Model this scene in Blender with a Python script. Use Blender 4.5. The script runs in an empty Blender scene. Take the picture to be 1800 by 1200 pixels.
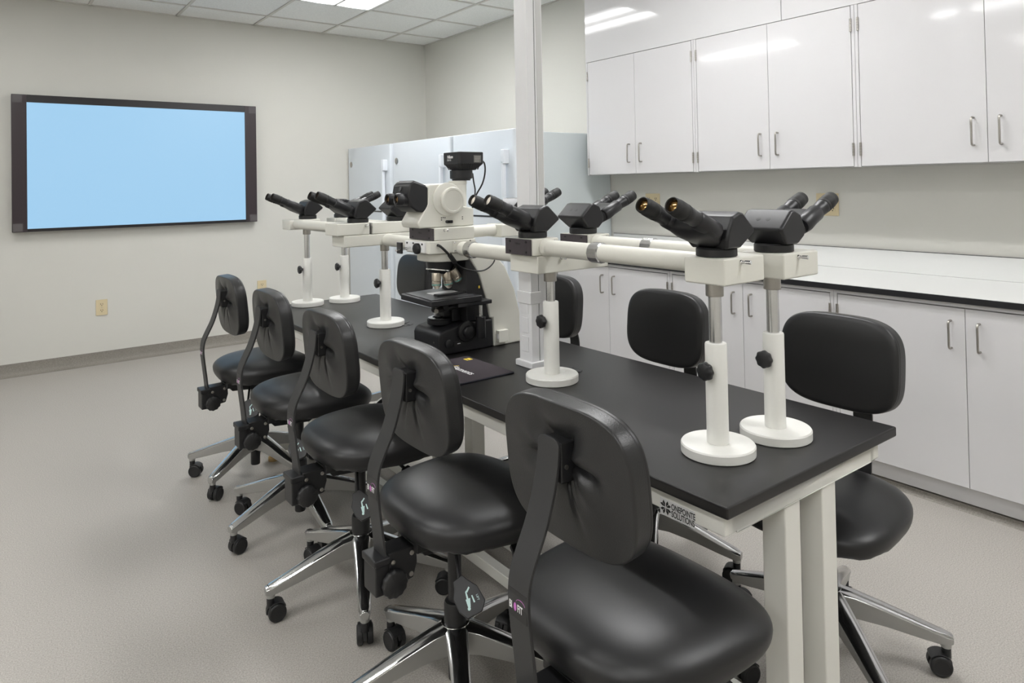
import bpy, bmesh, math, random
from mathutils import Vector, Matrix
random.seed(7)
PI = math.pi
scn = bpy.context.scene
COL = scn.collection
R = math.radians

# ------------------------------------------------------------------ materials
def mat(name, col, rough=.5, metal=0., spec=.5, coat=0., coat_r=.05, bump=None, emit=None, emit_s=0.):
    m = bpy.data.materials.new(name); m.use_nodes = True
    nt = m.node_tree; b = nt.nodes['Principled BSDF']
    b.inputs['Base Color'].default_value = (*col, 1)
    b.inputs['Roughness'].default_value = rough
    b.inputs['Metallic'].default_value = metal
    b.inputs['Specular IOR Level'].default_value = spec
    b.inputs['Coat Weight'].default_value = coat
    b.inputs['Coat Roughness'].default_value = coat_r
    if emit:
        b.inputs['Emission Color'].default_value = (*emit, 1)
        b.inputs['Emission Strength'].default_value = emit_s
    if bump:
        scale, strength, dist = bump
        tc = nt.nodes.new('ShaderNodeTexCoord'); n = nt.nodes.new('ShaderNodeTexNoise')
        n.inputs['Scale'].default_value = scale; n.inputs['Detail'].default_value = 3
        bp = nt.nodes.new('ShaderNodeBump'); bp.inputs['Strength'].default_value = strength
        bp.inputs['Distance'].default_value = dist
        nt.links.new(tc.outputs['Object'], n.inputs['Vector'])
        nt.links.new(n.outputs['Fac'], bp.inputs['Height'])
        nt.links.new(bp.outputs['Normal'], b.inputs['Normal'])
    return m

def speckle(m, c1, c2, scale, lo=.35, hi=.65, c3=None, scale3=1.2, f3=.35):
    """mixes two colours of the material itself with fine noise, plus a broad soft mottling"""
    nt = m.node_tree; b = nt.nodes['Principled BSDF']
    tc = nt.nodes.new('ShaderNodeTexCoord'); n = nt.nodes.new('ShaderNodeTexNoise')
    n.inputs['Scale'].default_value = scale; n.inputs['Detail'].default_value = 4
    cr = nt.nodes.new('ShaderNodeValToRGB')
    cr.color_ramp.elements[0].position = lo; cr.color_ramp.elements[0].color = (*c1, 1)
    cr.color_ramp.elements[1].position = hi; cr.color_ramp.elements[1].color = (*c2, 1)
    nt.links.new(tc.outputs['Object'], n.inputs['Vector'])
    nt.links.new(n.outputs['Fac'], cr.inputs['Fac'])
    out = cr.outputs['Color']
    if c3:
        n2 = nt.nodes.new('ShaderNodeTexNoise'); n2.inputs['Scale'].default_value = scale3
        n2.inputs['Detail'].default_value = 2
        nt.links.new(tc.outputs['Object'], n2.inputs['Vector'])
        ml = nt.nodes.new('ShaderNodeMath'); ml.operation = 'MULTIPLY'; ml.inputs[1].default_value = f3
        nt.links.new(n2.outputs['Fac'], ml.inputs[0])
        mx = nt.nodes.new('ShaderNodeMix'); mx.data_type = 'RGBA'
        mx.inputs['B'].default_value = (*c3, 1)
        nt.links.new(ml.outputs[0], mx.inputs['Factor']); nt.links.new(out, mx.inputs['A'])
        out = mx.outputs['Result']
    nt.links.new(out, b.inputs['Base Color'])
    return m

M = {}
M['wall'] = mat('painted_wall', (.645, .635, .59), .7, bump=(160, .05, .002))
M['ceiling'] = speckle(mat('ceiling_tile', (.86, .86, .84), .9), (.80, .80, .78), (.88, .88, .86), 90)
M['tbar'] = mat('ceiling_grid_metal', (.62, .60, .56), .5)
M['floor'] = speckle(mat('sheet_vinyl_floor', (.45, .42, .37), .5, spec=.25), (.28, .262, .238), (.52, .492, .452), 230,
                     .3, .7, (.40, .378, .345), 1.5, .35)
M['cove'] = speckle(mat('cove_base_vinyl', (.24, .22, .19), .55), (.20, .18, .155), (.27, .25, .22), 180)
M['lam'] = mat('white_laminate', (.635, .628, .635), .085, spec=.5)
M['lamflat'] = mat('white_laminate_gloss', (.64, .635, .64), .05, spec=.55)
M['gap'] = mat('gap_shade_and_plinth', (.22, .21, .20), .8)
M['ctop'] = mat('phenolic_white_face', (.70, .705, .69), .25)
M['blackedge'] = mat('phenolic_black_core', (.012, .012, .014), .4)
M['steel'] = mat('brushed_steel', (.42, .40, .37), .32, 1.)
M['chrome'] = mat('chrome', (.80, .80, .80), .12, 1.)
M['alu'] = mat('polished_aluminium', (.62, .62, .62), .14, 1.)
M['cast'] = mat('cast_aluminium_side', (.50, .50, .49), .42, .85)
M['satin'] = mat('satin_aluminium', (.70, .70, .70), .25, 1.)
M['tabletop'] = mat('black_phenolic_top', (.0125, .0118, .0116), .36, spec=.45, bump=(400, .06, .0005))
M['tableframe'] = mat('table_frame_paint', (.74, .73, .68), .35)
M['vinyl'] = mat('black_vinyl', (.011, .011, .0118), .40, spec=.5, bump=(700, .10, .0006))
M['vinylback'] = mat('black_grained_vinyl', (.020, .020, .0205), .33, spec=.5, bump=(420, .35, .0012))
M['plastic'] = mat('black_plastic', (.013, .013, .014), .42)
M['spine'] = mat('black_powder_coat', (.030, .030, .031), .5, bump=(900, .1, .0004))
M['scopeblack'] = mat('microscope_black', (.016, .016, .018), .38, spec=.45)
M['rubber'] = mat('black_rubber', (.012, .012, .012), .6)
M['cream'] = mat('microscope_cream', (.72, .71, .645), .38)
M['cream2'] = mat('microscope_stand_enamel', (.77, .765, .725), .33)
M['plate'] = mat('plum_black_plate', (.055, .045, .052), .4)
M['polewhite'] = mat('pole_white', (.80, .80, .81), .35)
M['polegrey'] = mat('pole_grey', (.62, .62, .61), .4)
M['slot'] = mat('pole_slot', (.10, .10, .10), .6)
M['bezel'] = mat('display_bezel', (.013, .011, .013), .35)
M['bezelside'] = mat('display_speaker_strip', (.030, .020, .024), .35)
M['screen'] = mat('display_screen', (.02, .02, .02), .35, emit=(.37, .66, .93), emit_s=.76)
M['almond'] = mat('almond_plastic', (.66, .56, .36), .4)
M['almonddark'] = mat('socket_slot', (.05, .04, .03), .6)
M['fridge'] = mat('pale_blue_enamel', (.69, .735, .78), .22, spec=.45)
M['fridgeside'] = mat('grey_blue_enamel', (.60, .65, .66), .4)
M['fridgewhite'] = mat('white_handle', (.74, .775, .82), .3)
M['lens'] = mat('eyepiece_glass', (.30, .17, .06), .06, .9)
M['lens2'] = mat('eyepiece_painted_glare', (.95, .86, .76), .22, .25)  # near-white base colour paints in the light reflected by these lenses
M['objective'] = mat('objective_barrel', (.56, .50, .42), .28, .9)
M['teal'] = mat('teal_band', (.15, .45, .42), .4)
M['brass'] = mat('brass', (.60, .42, .20), .35, 1.)
M['white'] = mat('print_white', (.85, .85, .85), .5)
M['yellow'] = mat('print_yellow', (.85, .62, .08), .5)
M['yellowpale'] = mat('print_yellow_pale', (.85, .75, .35), .5)
M['magenta'] = mat('print_magenta', (.55, .16, .52), .5)
M['black'] = mat('print_black', (.012, .012, .012), .5)
M['sticker'] = mat('silver_sticker', (.68, .68, .68), .35)
M['greylabel'] = mat('grey_label', (.16, .16, .15), .5)
M['mint'] = mat('print_mint', (.60, .80, .78), .5)
M['padtop'] = mat('mouse_pad_cloth', (.050, .042, .048), .8, spec=.2)
M['padedge'] = mat('mouse_pad_rubber', (.010, .012, .022), .6)
M['diffuser'] = mat('lit_diffuser', (.8, .8, .8), .5, emit=(1., 1., 1.), emit_s=15.)
nt = M['diffuser'].node_tree      # two lamps glow through each half of the diffuser
tc = nt.nodes.new('ShaderNodeTexCoord'); sp = nt.nodes.new('ShaderNodeSeparateXYZ'); nt.links.new(tc.outputs['Object'], sp.inputs[0])
def nmath(op, a, b=None):
    n = nt.nodes.new('ShaderNodeMath'); n.operation = op
    for i, v in enumerate((a, b)):
        if v is None: continue
        if isinstance(v, (int, float)): n.inputs[i].default_value = v
        else: nt.links.new(v, n.inputs[i])
    return n.outputs[0]
dist_ = nmath('ABSOLUTE', nmath('SUBTRACT', nmath('ABSOLUTE', sp.outputs['X']), .150))
glow = nmath('ADD', nmath('MULTIPLY', nmath('POWER', nmath('MAXIMUM', nmath('SUBTRACT', 1., nmath('DIVIDE', dist_, .11)), 0.), 2.), 44.), 4.)
nt.links.new(glow, nt.nodes['Principled BSDF'].inputs['Emission Strength'])
M['unlit'] = mat('unlit_diffuser', (.8, .8, .8), .5)
M['lightframe'] = mat('light_frame', (.75, .75, .74), .4)
M['film'] = mat('clear_film', (.10, .09, .095), .15, spec=.8)
M['cable'] = mat('cable_black', (.01, .01, .01), .45)
M['greydark'] = mat('dark_grey_plastic', (.05, .05, .052), .4)

# ------------------------------------------------------------------ mesh helpers
class MB:
    """collects shapes and links them as ONE mesh object"""
    def __init__(s): s.bm = bmesh.new()
    def _v(s, pts, T=None): return [s.bm.verts.new(T @ Vector(p) if T else Vector(p)) for p in pts]
    def _f(s, vs):
        try: return s.bm.faces.new(vs)
        except ValueError: return None
    def box(s, a, b, T=None):
        x0, y0, z0 = [min(a[i], b[i]) for i in range(3)]; x1, y1, z1 = [max(a[i], b[i]) for i in range(3)]
        v = s._v([(x0,y0,z0),(x1,y0,z0),(x1,y1,z0),(x0,y1,z0),(x0,y0,z1),(x1,y0,z1),(x1,y1,z1),(x0,y1,z1)], T)
        for q in ((0,3,2,1),(4,5,6,7),(0,1,5,4),(1,2,6,5),(2,3,7,6),(3,0,4,7)): s._f([v[i] for i in q])
        return s
    def prism(s, poly, axis, c0, c1, T=None):
        """poly in the two other axes (order x,y,z without axis), extruded along axis"""
        def P(p, c):
            return {'x': (c, p[0], p[1]), 'y': (p[0], c, p[1]), 'z': (p[0], p[1], c)}[axis]
        a = s._v([P(p, c0) for p in poly], T); b = s._v([P(p, c1) for p in poly], T); n = len(poly)
        s._f(a); s._f(b[::-1])
        for i in range(n): s._f([a[i], b[i], b[(i+1) % n], a[(i+1) % n]])
        return s
    def loft(s, rings, cap=True, T=None, closed=True):
        L = [s._v(r, T) for r in rings]; n = len(L[0])
        for k in range(len(L)-1):
            for i in range(n if closed else n-1):
                s._f([L[k][i], L[k][(i+1) % n], L[k+1][(i+1) % n], L[k+1][i]])
        if cap: s._f(L[0][::-1]); s._f(L[-1])
        return s
    def lathe(s, prof, o=(0,0,0), d=(0,0,1), seg=32, cap=True, lobes=0, amp=0.):
        """prof: (radius, height) pairs along direction d from o"""
        d = Vector(d).normalized(); q = d.to_track_quat('Z', 'Y').to_matrix().to_4x4()
        T = Matrix.Translation(Vector(o)) @ q
        rings = []
        for r, h in prof:
            ring = []
            for i in range(seg):
                a = 2*PI*i/seg; rr = r*(1+amp*math.cos(lobes*a)) if lobes else r
                ring.append((rr*math.cos(a), rr*math.sin(a), h))
            rings.append(ring)
        return s.loft(rings, cap, T)
    def cyl(s, p0, p1, r, r1=None, seg=24, ch=0.):
        p0, p1 = Vector(p0), Vector(p1); L = (p1-p0).length; r1 = r if r1 is None else r1
        pr = [(r, 0), (r1, L)] if not ch else [(r-ch, 0), (r, ch), (r1, L-ch), (r1-ch, L)]
        return s.lathe(pr, p0, p1-p0, seg)
    def tube(s, pts, r, seg=10, smooth=4):
        P = [Vector(p) for p in pts]
        if smooth and len(P) > 2:
            Q = []
            E_ = [P[0]*2-P[1]] + P + [P[-1]*2-P[-2]]
            for i in range(1, len(E_)-2):
                a, b, c, d = E_[i-1:i+3]
                for k in range(smooth):
                    t = k/smooth
                    Q.append(.5*((2*b)+(c-a)*t+(2*a-5*b+4*c-d)*t*t+(3*b-a-3*c+d)*t**3))
            Q.append(P[-1]); P = Q
        up = Vector((0,0,1)); rings = []
        for i, p in enumerate(P):
            t = (P[min(i+1, len(P)-1)]-P[max(i-1, 0)]).normalized()
            x = up.cross(t)
            if x.length < .05: x = Vector((1,0,0)).cross(t)
            x.normalize(); y = t.cross(x); up = y if y.length > .5 else up
            rings.append([p+x*r*math.cos(2*PI*k/seg)+y*r*math.sin(2*PI*k/seg) for k in range(seg)])
        return s.loft(rings)
    def build(s, name, m, parent=None, bevel=0., seg=2, sharp=35, sub=0, off=None):
        bm = s.bm
        bmesh.ops.remove_doubles(bm, verts=bm.verts, dist=1e-6)
        bmesh.ops.recalc_face_normals(bm, faces=bm.faces)
        if off is not None: bmesh.ops.translate(bm, verts=bm.verts, vec=-Vector(off))
        for f in bm.faces: f.smooth = True
        if sharp:
            for e in bm.edges:
                if len(e.link_faces) != 2 or e.calc_face_angle(0) > R(sharp): e.smooth = False
        me = bpy.data.meshes.new(name); bm.to_mesh(me); bm.free()
        ms = m if isinstance(m, (list, tuple)) else [m]
        for k in ms: me.materials.append(k)
        o = bpy.data.objects.new(name, me); COL.objects.link(o)
        if parent: o.parent = parent
        if bevel:
            b = o.modifiers.new('bevel', 'BEVEL'); b.width = bevel; b.segments = seg
            b.limit_method = 'ANGLE'; b.angle_limit = R(32)
            w = o.modifiers.new('weighted', 'WEIGHTED_NORMAL'); w.keep_sharp = False
            for e in me.edges: e.use_edge_sharp = False
        if sub:
            b = o.modifiers.new('sub', 'SUBSURF'); b.levels = sub; b.render_levels = sub
        return o

def tag(o, label, cat, group=None, kind=None):
    o['label'] = label; o['category'] = cat
    if group: o['group'] = group
    if kind: o['kind'] = kind
    return o
def struct(o): o['kind'] = 'structure'; return o
def empty(name, loc, rz=0., label=None, cat=None, group=None):
    o = bpy.data.objects.new(name, None); COL.objects.link(o); o.empty_display_size = .05
    o.location = loc; o.rotation_euler = (0, 0, rz)
    if label: tag(o, label, cat, group)
    return o
def copy_tree(o, parent=None):
    c = o.copy(); COL.objects.link(c)
    if parent: c.parent = parent
    for ch in list(o.children): copy_tree(ch, c)
    return c

def text(name, body, size, m, parent, T, depth=.0002, spacing=1., sx=1., align='LEFT', bold=0.):
    """flat lettering turned into a mesh; T places the text plane (x reading direction, y up)"""
    cu = bpy.data.curves.new('lettering', 'FONT'); cu.body = body; cu.size = size; cu.extrude = depth
    cu.align_x = align; cu.space_character = spacing; cu.offset = bold; cu.space_line = .82
    ob = bpy.data.objects.new('lettering', cu); COL.objects.link(ob)
    dg = bpy.context.evaluated_depsgraph_get(); dg.update()
    me = bpy.data.meshes.new_from_object(ob.evaluated_get(dg))
    bpy.data.objects.remove(ob); bpy.data.curves.remove(cu)
    S = Matrix.Diagonal((sx, 1, 1, 1)); me.transform(T @ S); me.materials.clear(); me.materials.append(m)
    me.name = name
    o = bpy.data.objects.new(name, me); COL.objects.link(o); o.parent = parent
    return o
def frame_T(o, ex, ey):
    ex = Vector(ex).normalized(); ey = Vector(ey).normalized(); ez = ex.cross(ey)
    T = Matrix((ex, ey, ez)).transposed().to_4x4(); T.translation = Vector(o); return T

# ------------------------------------------------------------------ room shell
XW, YW, ZC = 3.96, 6.83, 3.04
X0, Y0 = -3.4, -2.6
o = MB().box((X0-.1, Y0-.1, -.1), (XW+.1, YW+.1, 0)).build('floor', M['floor']); struct(o)
o = MB().box((X0-.1, Y0-.1, ZC), (XW+.1, YW+.1, ZC+.1)).build('ceiling', M['ceiling']); struct(o)
struct(MB().box((X0-.1, YW, 0), (XW+.1, YW+.1, ZC)).build('wall_left', M['wall']))
struct(MB().box((XW, Y0-.1, 0), (XW+.1, YW, ZC)).build('wall_right', M['wall']))
struct(MB().box((X0-.1, Y0-.1, 0), (X0, YW, ZC)).build('wall_side', M['wall']))
struct(MB().box((X0, Y0-.1, 0), (XW, Y0, ZC)).build('wall_back', M['wall']))
# coved vinyl base: curved foot, thin top
prof = [(YW, 0), (YW-.055, 0), (YW-.03, .004), (YW-.014, .016), (YW-.006, .035), (YW-.005, .10), (YW, .10)]
struct(MB().prism(prof, 'x', X0, XW).build('baseboard_left', M['cove']))
prof = [(X0, 0), (X0+.05, 0), (X0+.014, .016), (X0+.006, .035), (X0+.005, .10), (X0, .10)]
struct(MB().prism(prof, 'y', Y0, YW).build('baseboard_side', M['cove']))
# suspended ceiling grid
mb = MB()
PX, PY = .683, .695
gx = [2.752 + PX*k for k in range(-9, 2)]; gy = [6.405 - PY*k for k in range(0, 13)]
for x in gx:
    if X0 < x < XW: mb.box((x-.012, Y0, ZC-.008), (x+.012, YW, ZC))
for y in gy:
    if Y0 < y < YW: mb.box((X0, y-.012, ZC-.0075), (XW, y+.012, ZC))
mb.box((X0, YW-.02, ZC-.008), (XW, YW, ZC)); mb.box((XW-.02, Y0, ZC-.008), (XW, YW, ZC))
struct(mb.build('trim_1', M['tbar']))

# ------------------------------------------------------------------ ceiling lights
LX = [2.752-PX, 2.752-5*PX, 2.752-9*PX+.55]; LY = [gy[3], gy[7], gy[11]]  # third column is added, unseen, to brighten the left of the room
names = {(0,0): 'bright ceiling light panel nearest the corner, above the tall pale units',
         (0,1): 'ceiling light panel above the counter end of the workbench, outside the picture',
         (0,2): 'ceiling light panel near the back right of the room, outside the picture',
         (1,0): 'ceiling light panel in front of the wall display, outside the picture',
         (1,1): 'ceiling light panel above the open floor beside the chairs, outside the picture',
         (1,2): 'ceiling light panel behind the camera, outside the picture',
         (2,1): 'added fill light panel along the left side of the ceiling, outside the picture',
         (2,2): 'added fill light panel in the back left of the ceiling, outside the picture'}
for i, x in enumerate(LX):
    for j, y in enumerate(LY):
        if (i, j) not in names: continue
        x0 = x
        t = empty('ceiling_light', (x0+PX/2, y+PY, ZC), 0, names[(i, j)], 'ceiling light', 'recessed ceiling lights')
        w, h = PX/2-.012, PY-.012
        f = MB()
        for a, b in (((-w,-h),(-w+.022,h)), ((w-.022,-h),(w,h)), ((-w,-h),(w,-h+.022)), ((-w,h-.022),(w,h)), ((-.012,-h),(.012,h))):
            f.box((a[0], a[1], -.014), (b[0], b[1], -.001))
        f.build('frame', M['lightframe'], t)
        for s in (-1, 1):
            MB().box((min(s*.012, s*(w-.022)), -h+.022, -.010), (max(s*.012, s*(w-.022)), h-.022, -.002)).build('diffuser', M['diffuser'] if (i != 1 or s > 0) else M['unlit'], t)

# ------------------------------------------------------------------ wall display
t = empty('wall_display', (1.106, YW, 1.143), 0, 'large wide wall display glowing pale blue in a black frame', 'display')
OF = t.location
yb, yf = YW, YW-.075
MB().box((.157, yf+.012, 1.143), (2.055, yb, 2.241)).build('housing', M['bezel'], t, .004, off=OF)
MB().box((.257, yf, 2.180), (1.950, yf+.012, 2.241)).build('bezel', M['bezel'], t, off=OF)
MB().box((.257, yf, 1.143), (1.950, yf+.012, 1.167)).build('bezel', M['bezel'], t, off=OF)
for x0, x1 in ((.157, .257), (1.950, 2.055)):
    MB().box((x0, yf-.002, 1.143), (x1, yf+.012, 2.241)).build('speaker_strip', M['bezelside'], t, .003, off=OF)
MB().box((.257, yf+.004, 1.167), (1.950, yf+.012, 2.180)).build('screen', M['screen'], t, off=OF)
for x, z in ((.162, 2.175), (1.985, 2.172), (.162, 1.150), (1.985, 1.150)):
    f = MB(); f.box((x, yf-.0045, z), (x+.065, yf-.0015, z+.062))
    f.prism([(x+.01, z+.01), (x+.03, z+.035), (x+.026, z+.05), (x+.008, z+.03)], 'y', yf-.007, yf-.004)
    f.build('protective_film', M['film'], t, off=OF)['label'] = 'clear creased protective film on a corner'

# ------------------------------------------------------------------ wall outlets
def outlet(loc, rz, label, wide=False):
    """faces local -Y"""
    t = empty('wall_outlet', loc, rz, label, 'outlet')
    w = .068 if wide else .043; h = .066
    MB().box((-w, -.008, -h), (w, 0, h)).build('cover_plate', M['almond'], t, .003)
    for cx in ((-.034, .034) if wide else (0,)):
        for s in (-1, 1):
            rc = MB().prism([(cx+.019*math.cos(a)*(1 if abs(math.cos(a)) < .8 else .92), s*.026+.020*math.sin(a)) for a in [2*PI*k/20 for k in range(20)]], 'y', -.0115, -.006).build('socket', M['almond'], t)
            sl = MB()
            sl.box((cx-.009, -.0122, s*.026-.002), (cx-.0055, -.011, s*.026+.009))
            sl.box((cx+.0055, -.0122, s*.026-.002), (cx+.009, -.011, s*.026+.009))
            sl.cyl((cx, -.0122, s*.026-.009), (cx, -.011, s*.026-.009), .0035, seg=10)
            sl.build('socket_slots', M['almonddark'], rc)
        MB().cyl((cx, -.0095, 0), (cx, -.007, 0), .003, seg=10).build('screw', M['steel'], t)
    return t
outlet((.772, YW, .473), 0, 'almond wall outlet low on the wall below the wall display')
outlet((2.112, YW, .505), 0, 'almond wall outlet just above the second farthest left chair')
outlet((XW, 2.152, 1.298), R(-90), 'wide double almond outlet above the counter behind the nearest right eyepieces', True)
outlet((XW, 3.50, 1.298), R(-90), 'almond outlet above the counter partly hidden by the nearest left eyepieces', True)

# ------------------------------------------------------------------ cabinets along the right wall
def pull(parent, x, y, z0, z1):
    """bent-wire pull standing 28 mm proud of a door facing -X"""
    MB().tube([(x, y, z0), (x-.020, y, z0), (x-.028, y, z0+.010), (x-.028, y, (z0+z1)/2), (x-.028, y, z1-.010), (x-.020, y, z1), (x, y, z1)], .0048, 10, 3).build('handle', M['steel'], parent, off=origin(parent))
def origin(p):
    while p.parent: p = p.parent
    return p.location
def hinge(parent, x, y, z0, z1):
    m = MB(); n = 5; d = (z1-z0)/n
    for k in range(n): m.cyl((x-.004, y, z0+k*d+.0006), (x-.004, y, z0+(k+1)*d-.0006), .0058, seg=12)
    m.build('hinge', M['steel'], parent, off=origin(parent))
def cabinet(name, label, y_hi, y_lo, y_mid, z0, z1, xf, body_z, hz, pz, group, toe=None, body_top=None):
    """two-door unit against the right wall; doors face -X; y_hi is the end nearer the display wall"""
    t = empty(name, (XW-.2, (y_hi+y_lo)/2, body_z), 0, label, 'cabinet', group)
    OF = t.location
    c = MB(); top = body_top or z1+.002
    c.box((xf+.022, y_lo+.001, body_z), (XW-.004, y_hi-.001, top))
    c.box((xf+.0008, y_hi-.0170, body_z), (xf+.0225, y_hi-.001, top)); c.box((xf+.0008, y_lo+.001, body_z), (xf+.0225, y_lo+.0170, top))
    if top-z1 > .01: c.box((xf+.0008, y_lo+.0165, z1+.005), (xf+.0225, y_hi-.0165, top))
    c.build('carcass', M['lam'], t, off=OF)
    s = .020
    for ya, yb_, e in ((y_mid+.0011, y_hi-s, 1), (y_lo+s, y_mid-.0011, -1)):
        d = MB().box((xf, ya, z0), (xf+.0195, yb_, z1)).build('door', M['lam'], t, .0012, 1, off=OF)
        pull(d, xf, y_mid + e*.055, *pz)
        yh = yb_+.0015 if e > 0 else ya-.0015
        for h in hz: hinge(d, xf, yh, *h)
    g = MB().box((xf+.0200, y_lo+s-.005, z0), (xf+.0222, y_hi-s+.005, z1))   # dark sheet colouring in the shade seen through the door gaps
    g.build('door_gap_shade', M['gap'], t, off=OF)
    if toe:
        MB().box((xf+.055, y_lo+.001, .030), (XW-.004, y_hi-.001, body_z)).build('toe_panel', M['lam'], t, off=OF)
    return t
UX = 3.61
UB = [(3.83, 2.827, 3.341), (2.827, 1.795, 2.302), (1.795, .62, 1.205), (.62, -.56, .03)]
lab_u = ['white wall cabinet nearest the tall pale units, leftmost of the upper row',
         'white wall cabinet second from the left in the upper row',
         'white wall cabinet at the right edge of the picture in the upper row',
         'white wall cabinet beyond the right edge of the picture']
for k, (a, b_, m_) in enumerate(UB):
    cabinet('wall_cabinet', lab_u[k], a, b_, m_, 1.512, 2.352, UX, 1.508, [(1.565, 1.635), (2.215, 2.285)], (1.592, 1.718), 'white wall cabinets')
lab_b = ['white base cabinet at the far left end of the counter beside the tall pale units',
         'white base cabinet in the middle of the counter run behind the two nearest stands',
         'white base cabinet at the right edge of the picture under the counter',
         'white base cabinet beyond the right edge of the picture']
BX = 3.335
for k, (a, b_, m_) in enumerate(UB):
    a2 = 3.90 if k == 0 else a
    cabinet('base_cabinet', lab_b[k], a2, b_, m_+.012, .118, .882, BX, .112, [(.165, .235), (.765, .835)], (.708, .826), 'white base cabinets', True, .904)
# soffit panels above the wall cabinets (closing strip to the ceiling)
for k, (a, b_) in enumerate(((3.83, 2.212), (2.208, .59), (.586, -.56))):
    struct(MB().box((UX+.002, b_, 2.356), (XW, a, ZC-.009)).build('trim_%d' % (k+2), M['lamflat'], bevel=.001))
# flooring cove under the toe panels
prof = [(BX+.024, 0), (BX+.030, .006), (BX+.050, .022), (BX+.052, .024), (BX+.10, .024), (BX+.10, 0)]
struct(MB().prism(prof, 'y', -.56, 3.90).build('baseboard_right', M['cove']))
# counter
t = empty('countertop', (3.64, 1.67, .905), 0, 'long white counter with a black front edge running along the right wall', 'countertop')
OF = t.location
MB().box((3.315, -.56, .9055), (XW-.004, 3.905, .9335)).build('core', M['blackedge'], t, .002, off=OF)
MB().box((3.3165, -.56, .9335), (XW-.0135, 3.9035, .9347)).build('top_face', M['ctop'], t, off=OF)
bs = MB().box((XW-.0125, -.56, .9335), (XW-.003, 3.905, 1.053)).build('backsplash', M['blackedge'], t, .001, off=OF)
MB().box((XW-.0137, -.56, .9355), (XW-.0126, 3.9035, 1.0505)).build('backsplash_face', M['ctop'], bs, off=OF)

# ------------------------------------------------------------------ tall pale units
TB = [(6.80, 5.835), (5.805, 4.795), (4.765, 3.93)]
lab_t = ['tall pale blue cabinet farthest away in the corner, first in the row of three',
         'tall pale blue cabinet in the middle of the row of three',
         'tall pale blue cabinet nearest the wall cabinets with its grey side showing']
for k, (a, b_) in enumerate(TB):
    t = empty('tall_cabinet', (3.4, (a+b_)/2, 0), 0, lab_t[k], 'cabinet', 'tall pale blue cabinets')
    OF = t.location
    MB().box((3.075, b_+.003, .06), (XW-.005, a-.003, 1.835)).build('body', M['fridgeside'], t, .006, off=OF)
    MB().box((3.12, b_+.03, 0), (XW-.03, a-.03, .06)).build('plinth', M['gap'], t, off=OF)
    pr = [(3.07, b_), (3.03, b_), (3.008, b_+.012), (3.0, b_+.035), (3.0, a-.02), (3.01, a-.004), (3.03, a), (3.07, a)]
    d = MB().prism(pr, 'z', .07, 1.852).build('door', M['fridge'], t, .005, off=OF)
    h = MB(); yh = b_+.085
    h.box((2.955, yh-.016, 1.60), (3.002, yh+.028, 1.705)); h.box((2.955, yh-.016, .62), (3.002, yh+.028, .70))
    h.box((2.955, yh+.002, .68), (2.985, yh+.028, 1.62))
    h.build('handle', M['fridgewhite'], d, .006, off=OF)
    MB().box((2.9985, yh+.05, 1.209), (3.0005, a-.02, 1.222)).build('dark_strip', M['blackedge'], d, off=OF)
    MB().lathe([(.030, 0), (.030, .004), (.020, .006), (.018, .004)], (3.001, a-.085, 1.685), (-1, 0, 0), 24).build('lock', M['steel'], d, off=OF)

# ------------------------------------------------------------------ workbench
TZ = .79
t = empty('workbench', (1.55, 2.41, 0), 0, 'long workbench with a black top and off-white steel frame', 'table')
OF = t.location
MB().box((1.186, .870, TZ-.026), (1.921, 3.955, TZ)).build('tabletop', M['tabletop'], t, .0045, 2, off=OF)
f = MB(); ax0, ax1, ay0, ay1, zt, zb = 1.196, 1.850, .885, 3.93, TZ-.0265, .722
f.box((ax0, ay0, zb), (ax0+.04, ay1, zt)); f.box((ax1-.04, ay0, zb), (ax1, ay1, zt))
f.box((ax0+.04, ay0, zb), (ax1-.04, ay0+.06, zt)); f.box((ax0+.04, ay1-.06, zb), (ax1-.04, ay1, zt))
f.box((ax0+.04, 2.38, zb), (ax1-.04, 2.44, zt))
ap = f.build('apron', M['tableframe'], t, .003, off=OF)
for y in (.886, 2.38, 3.74):
    for x0, x1 in ((1.416, 1.478), (1.572, 1.634)):
        MB().box((x0, y, .10), (x1, y+.06, zb-.0003)).build('leg', M['tableframe'], t, .004, 2, off=OF)
    fb = MB().box((1.185, y, .045), (1.865, y+.06, .0995)).build('foot', M['tableframe'], t, .004, 2, off=OF)
    for x in (1.215, 1.835):
        MB().lathe([(.026, 0), (.027, .006), (.026, .020), (.018, .026), (.014, .032), (.008, .034), (.008, .046)], (x, y+.03, 0), seg=20).build('leveling_foot', M['brass'], fb, off=OF)
for x in (1.447, 1.603):
    MB().box((x-.02, .947, .052), (x+.02, 2.379, .092)).box((x-.02, 2.441, .052), (x+.02, 3.739, .092)).build('stretcher', M['tableframe'], t, .003, off=OF)
# maker's sticker on the apron
lx, ly, lz = ax0-.0002, 1.053, .7295
st = MB().box((lx-.0008, .960, lz-.0185), (lx+.0002, ly+.002, lz+.0185)).build('maker_sticker', M['sticker'], ap, off=OF)
T0 = frame_T(Vector((lx-.0010, ly-.030, lz+.001))-OF, (0, -1, 0), (0, 0, 1))
text('sticker_lettering', 'ONEPOINTE\nSOLUTIONS', .0185, M['black'], ap, T0, .0001, .98, .64, bold=.0003)
lg = MB()
for k in range(4):
    a = PI/4 + k*PI/2
    for sgn in (-1, 1):
        pts = []
        for r, da in ((.0022, sgn*.10), (.0095, sgn*.62), (.0165, sgn*.42), (.0125, sgn*.05)):
            pts.append((ly-.014-r*math.cos(a+da), lz+r*math.sin(a+da)))
        lg.prism(pts, 'x', lx-.0012, lx-.0009)
lg.build('sticker_logo', M['black'], ap, off=OF)

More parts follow.
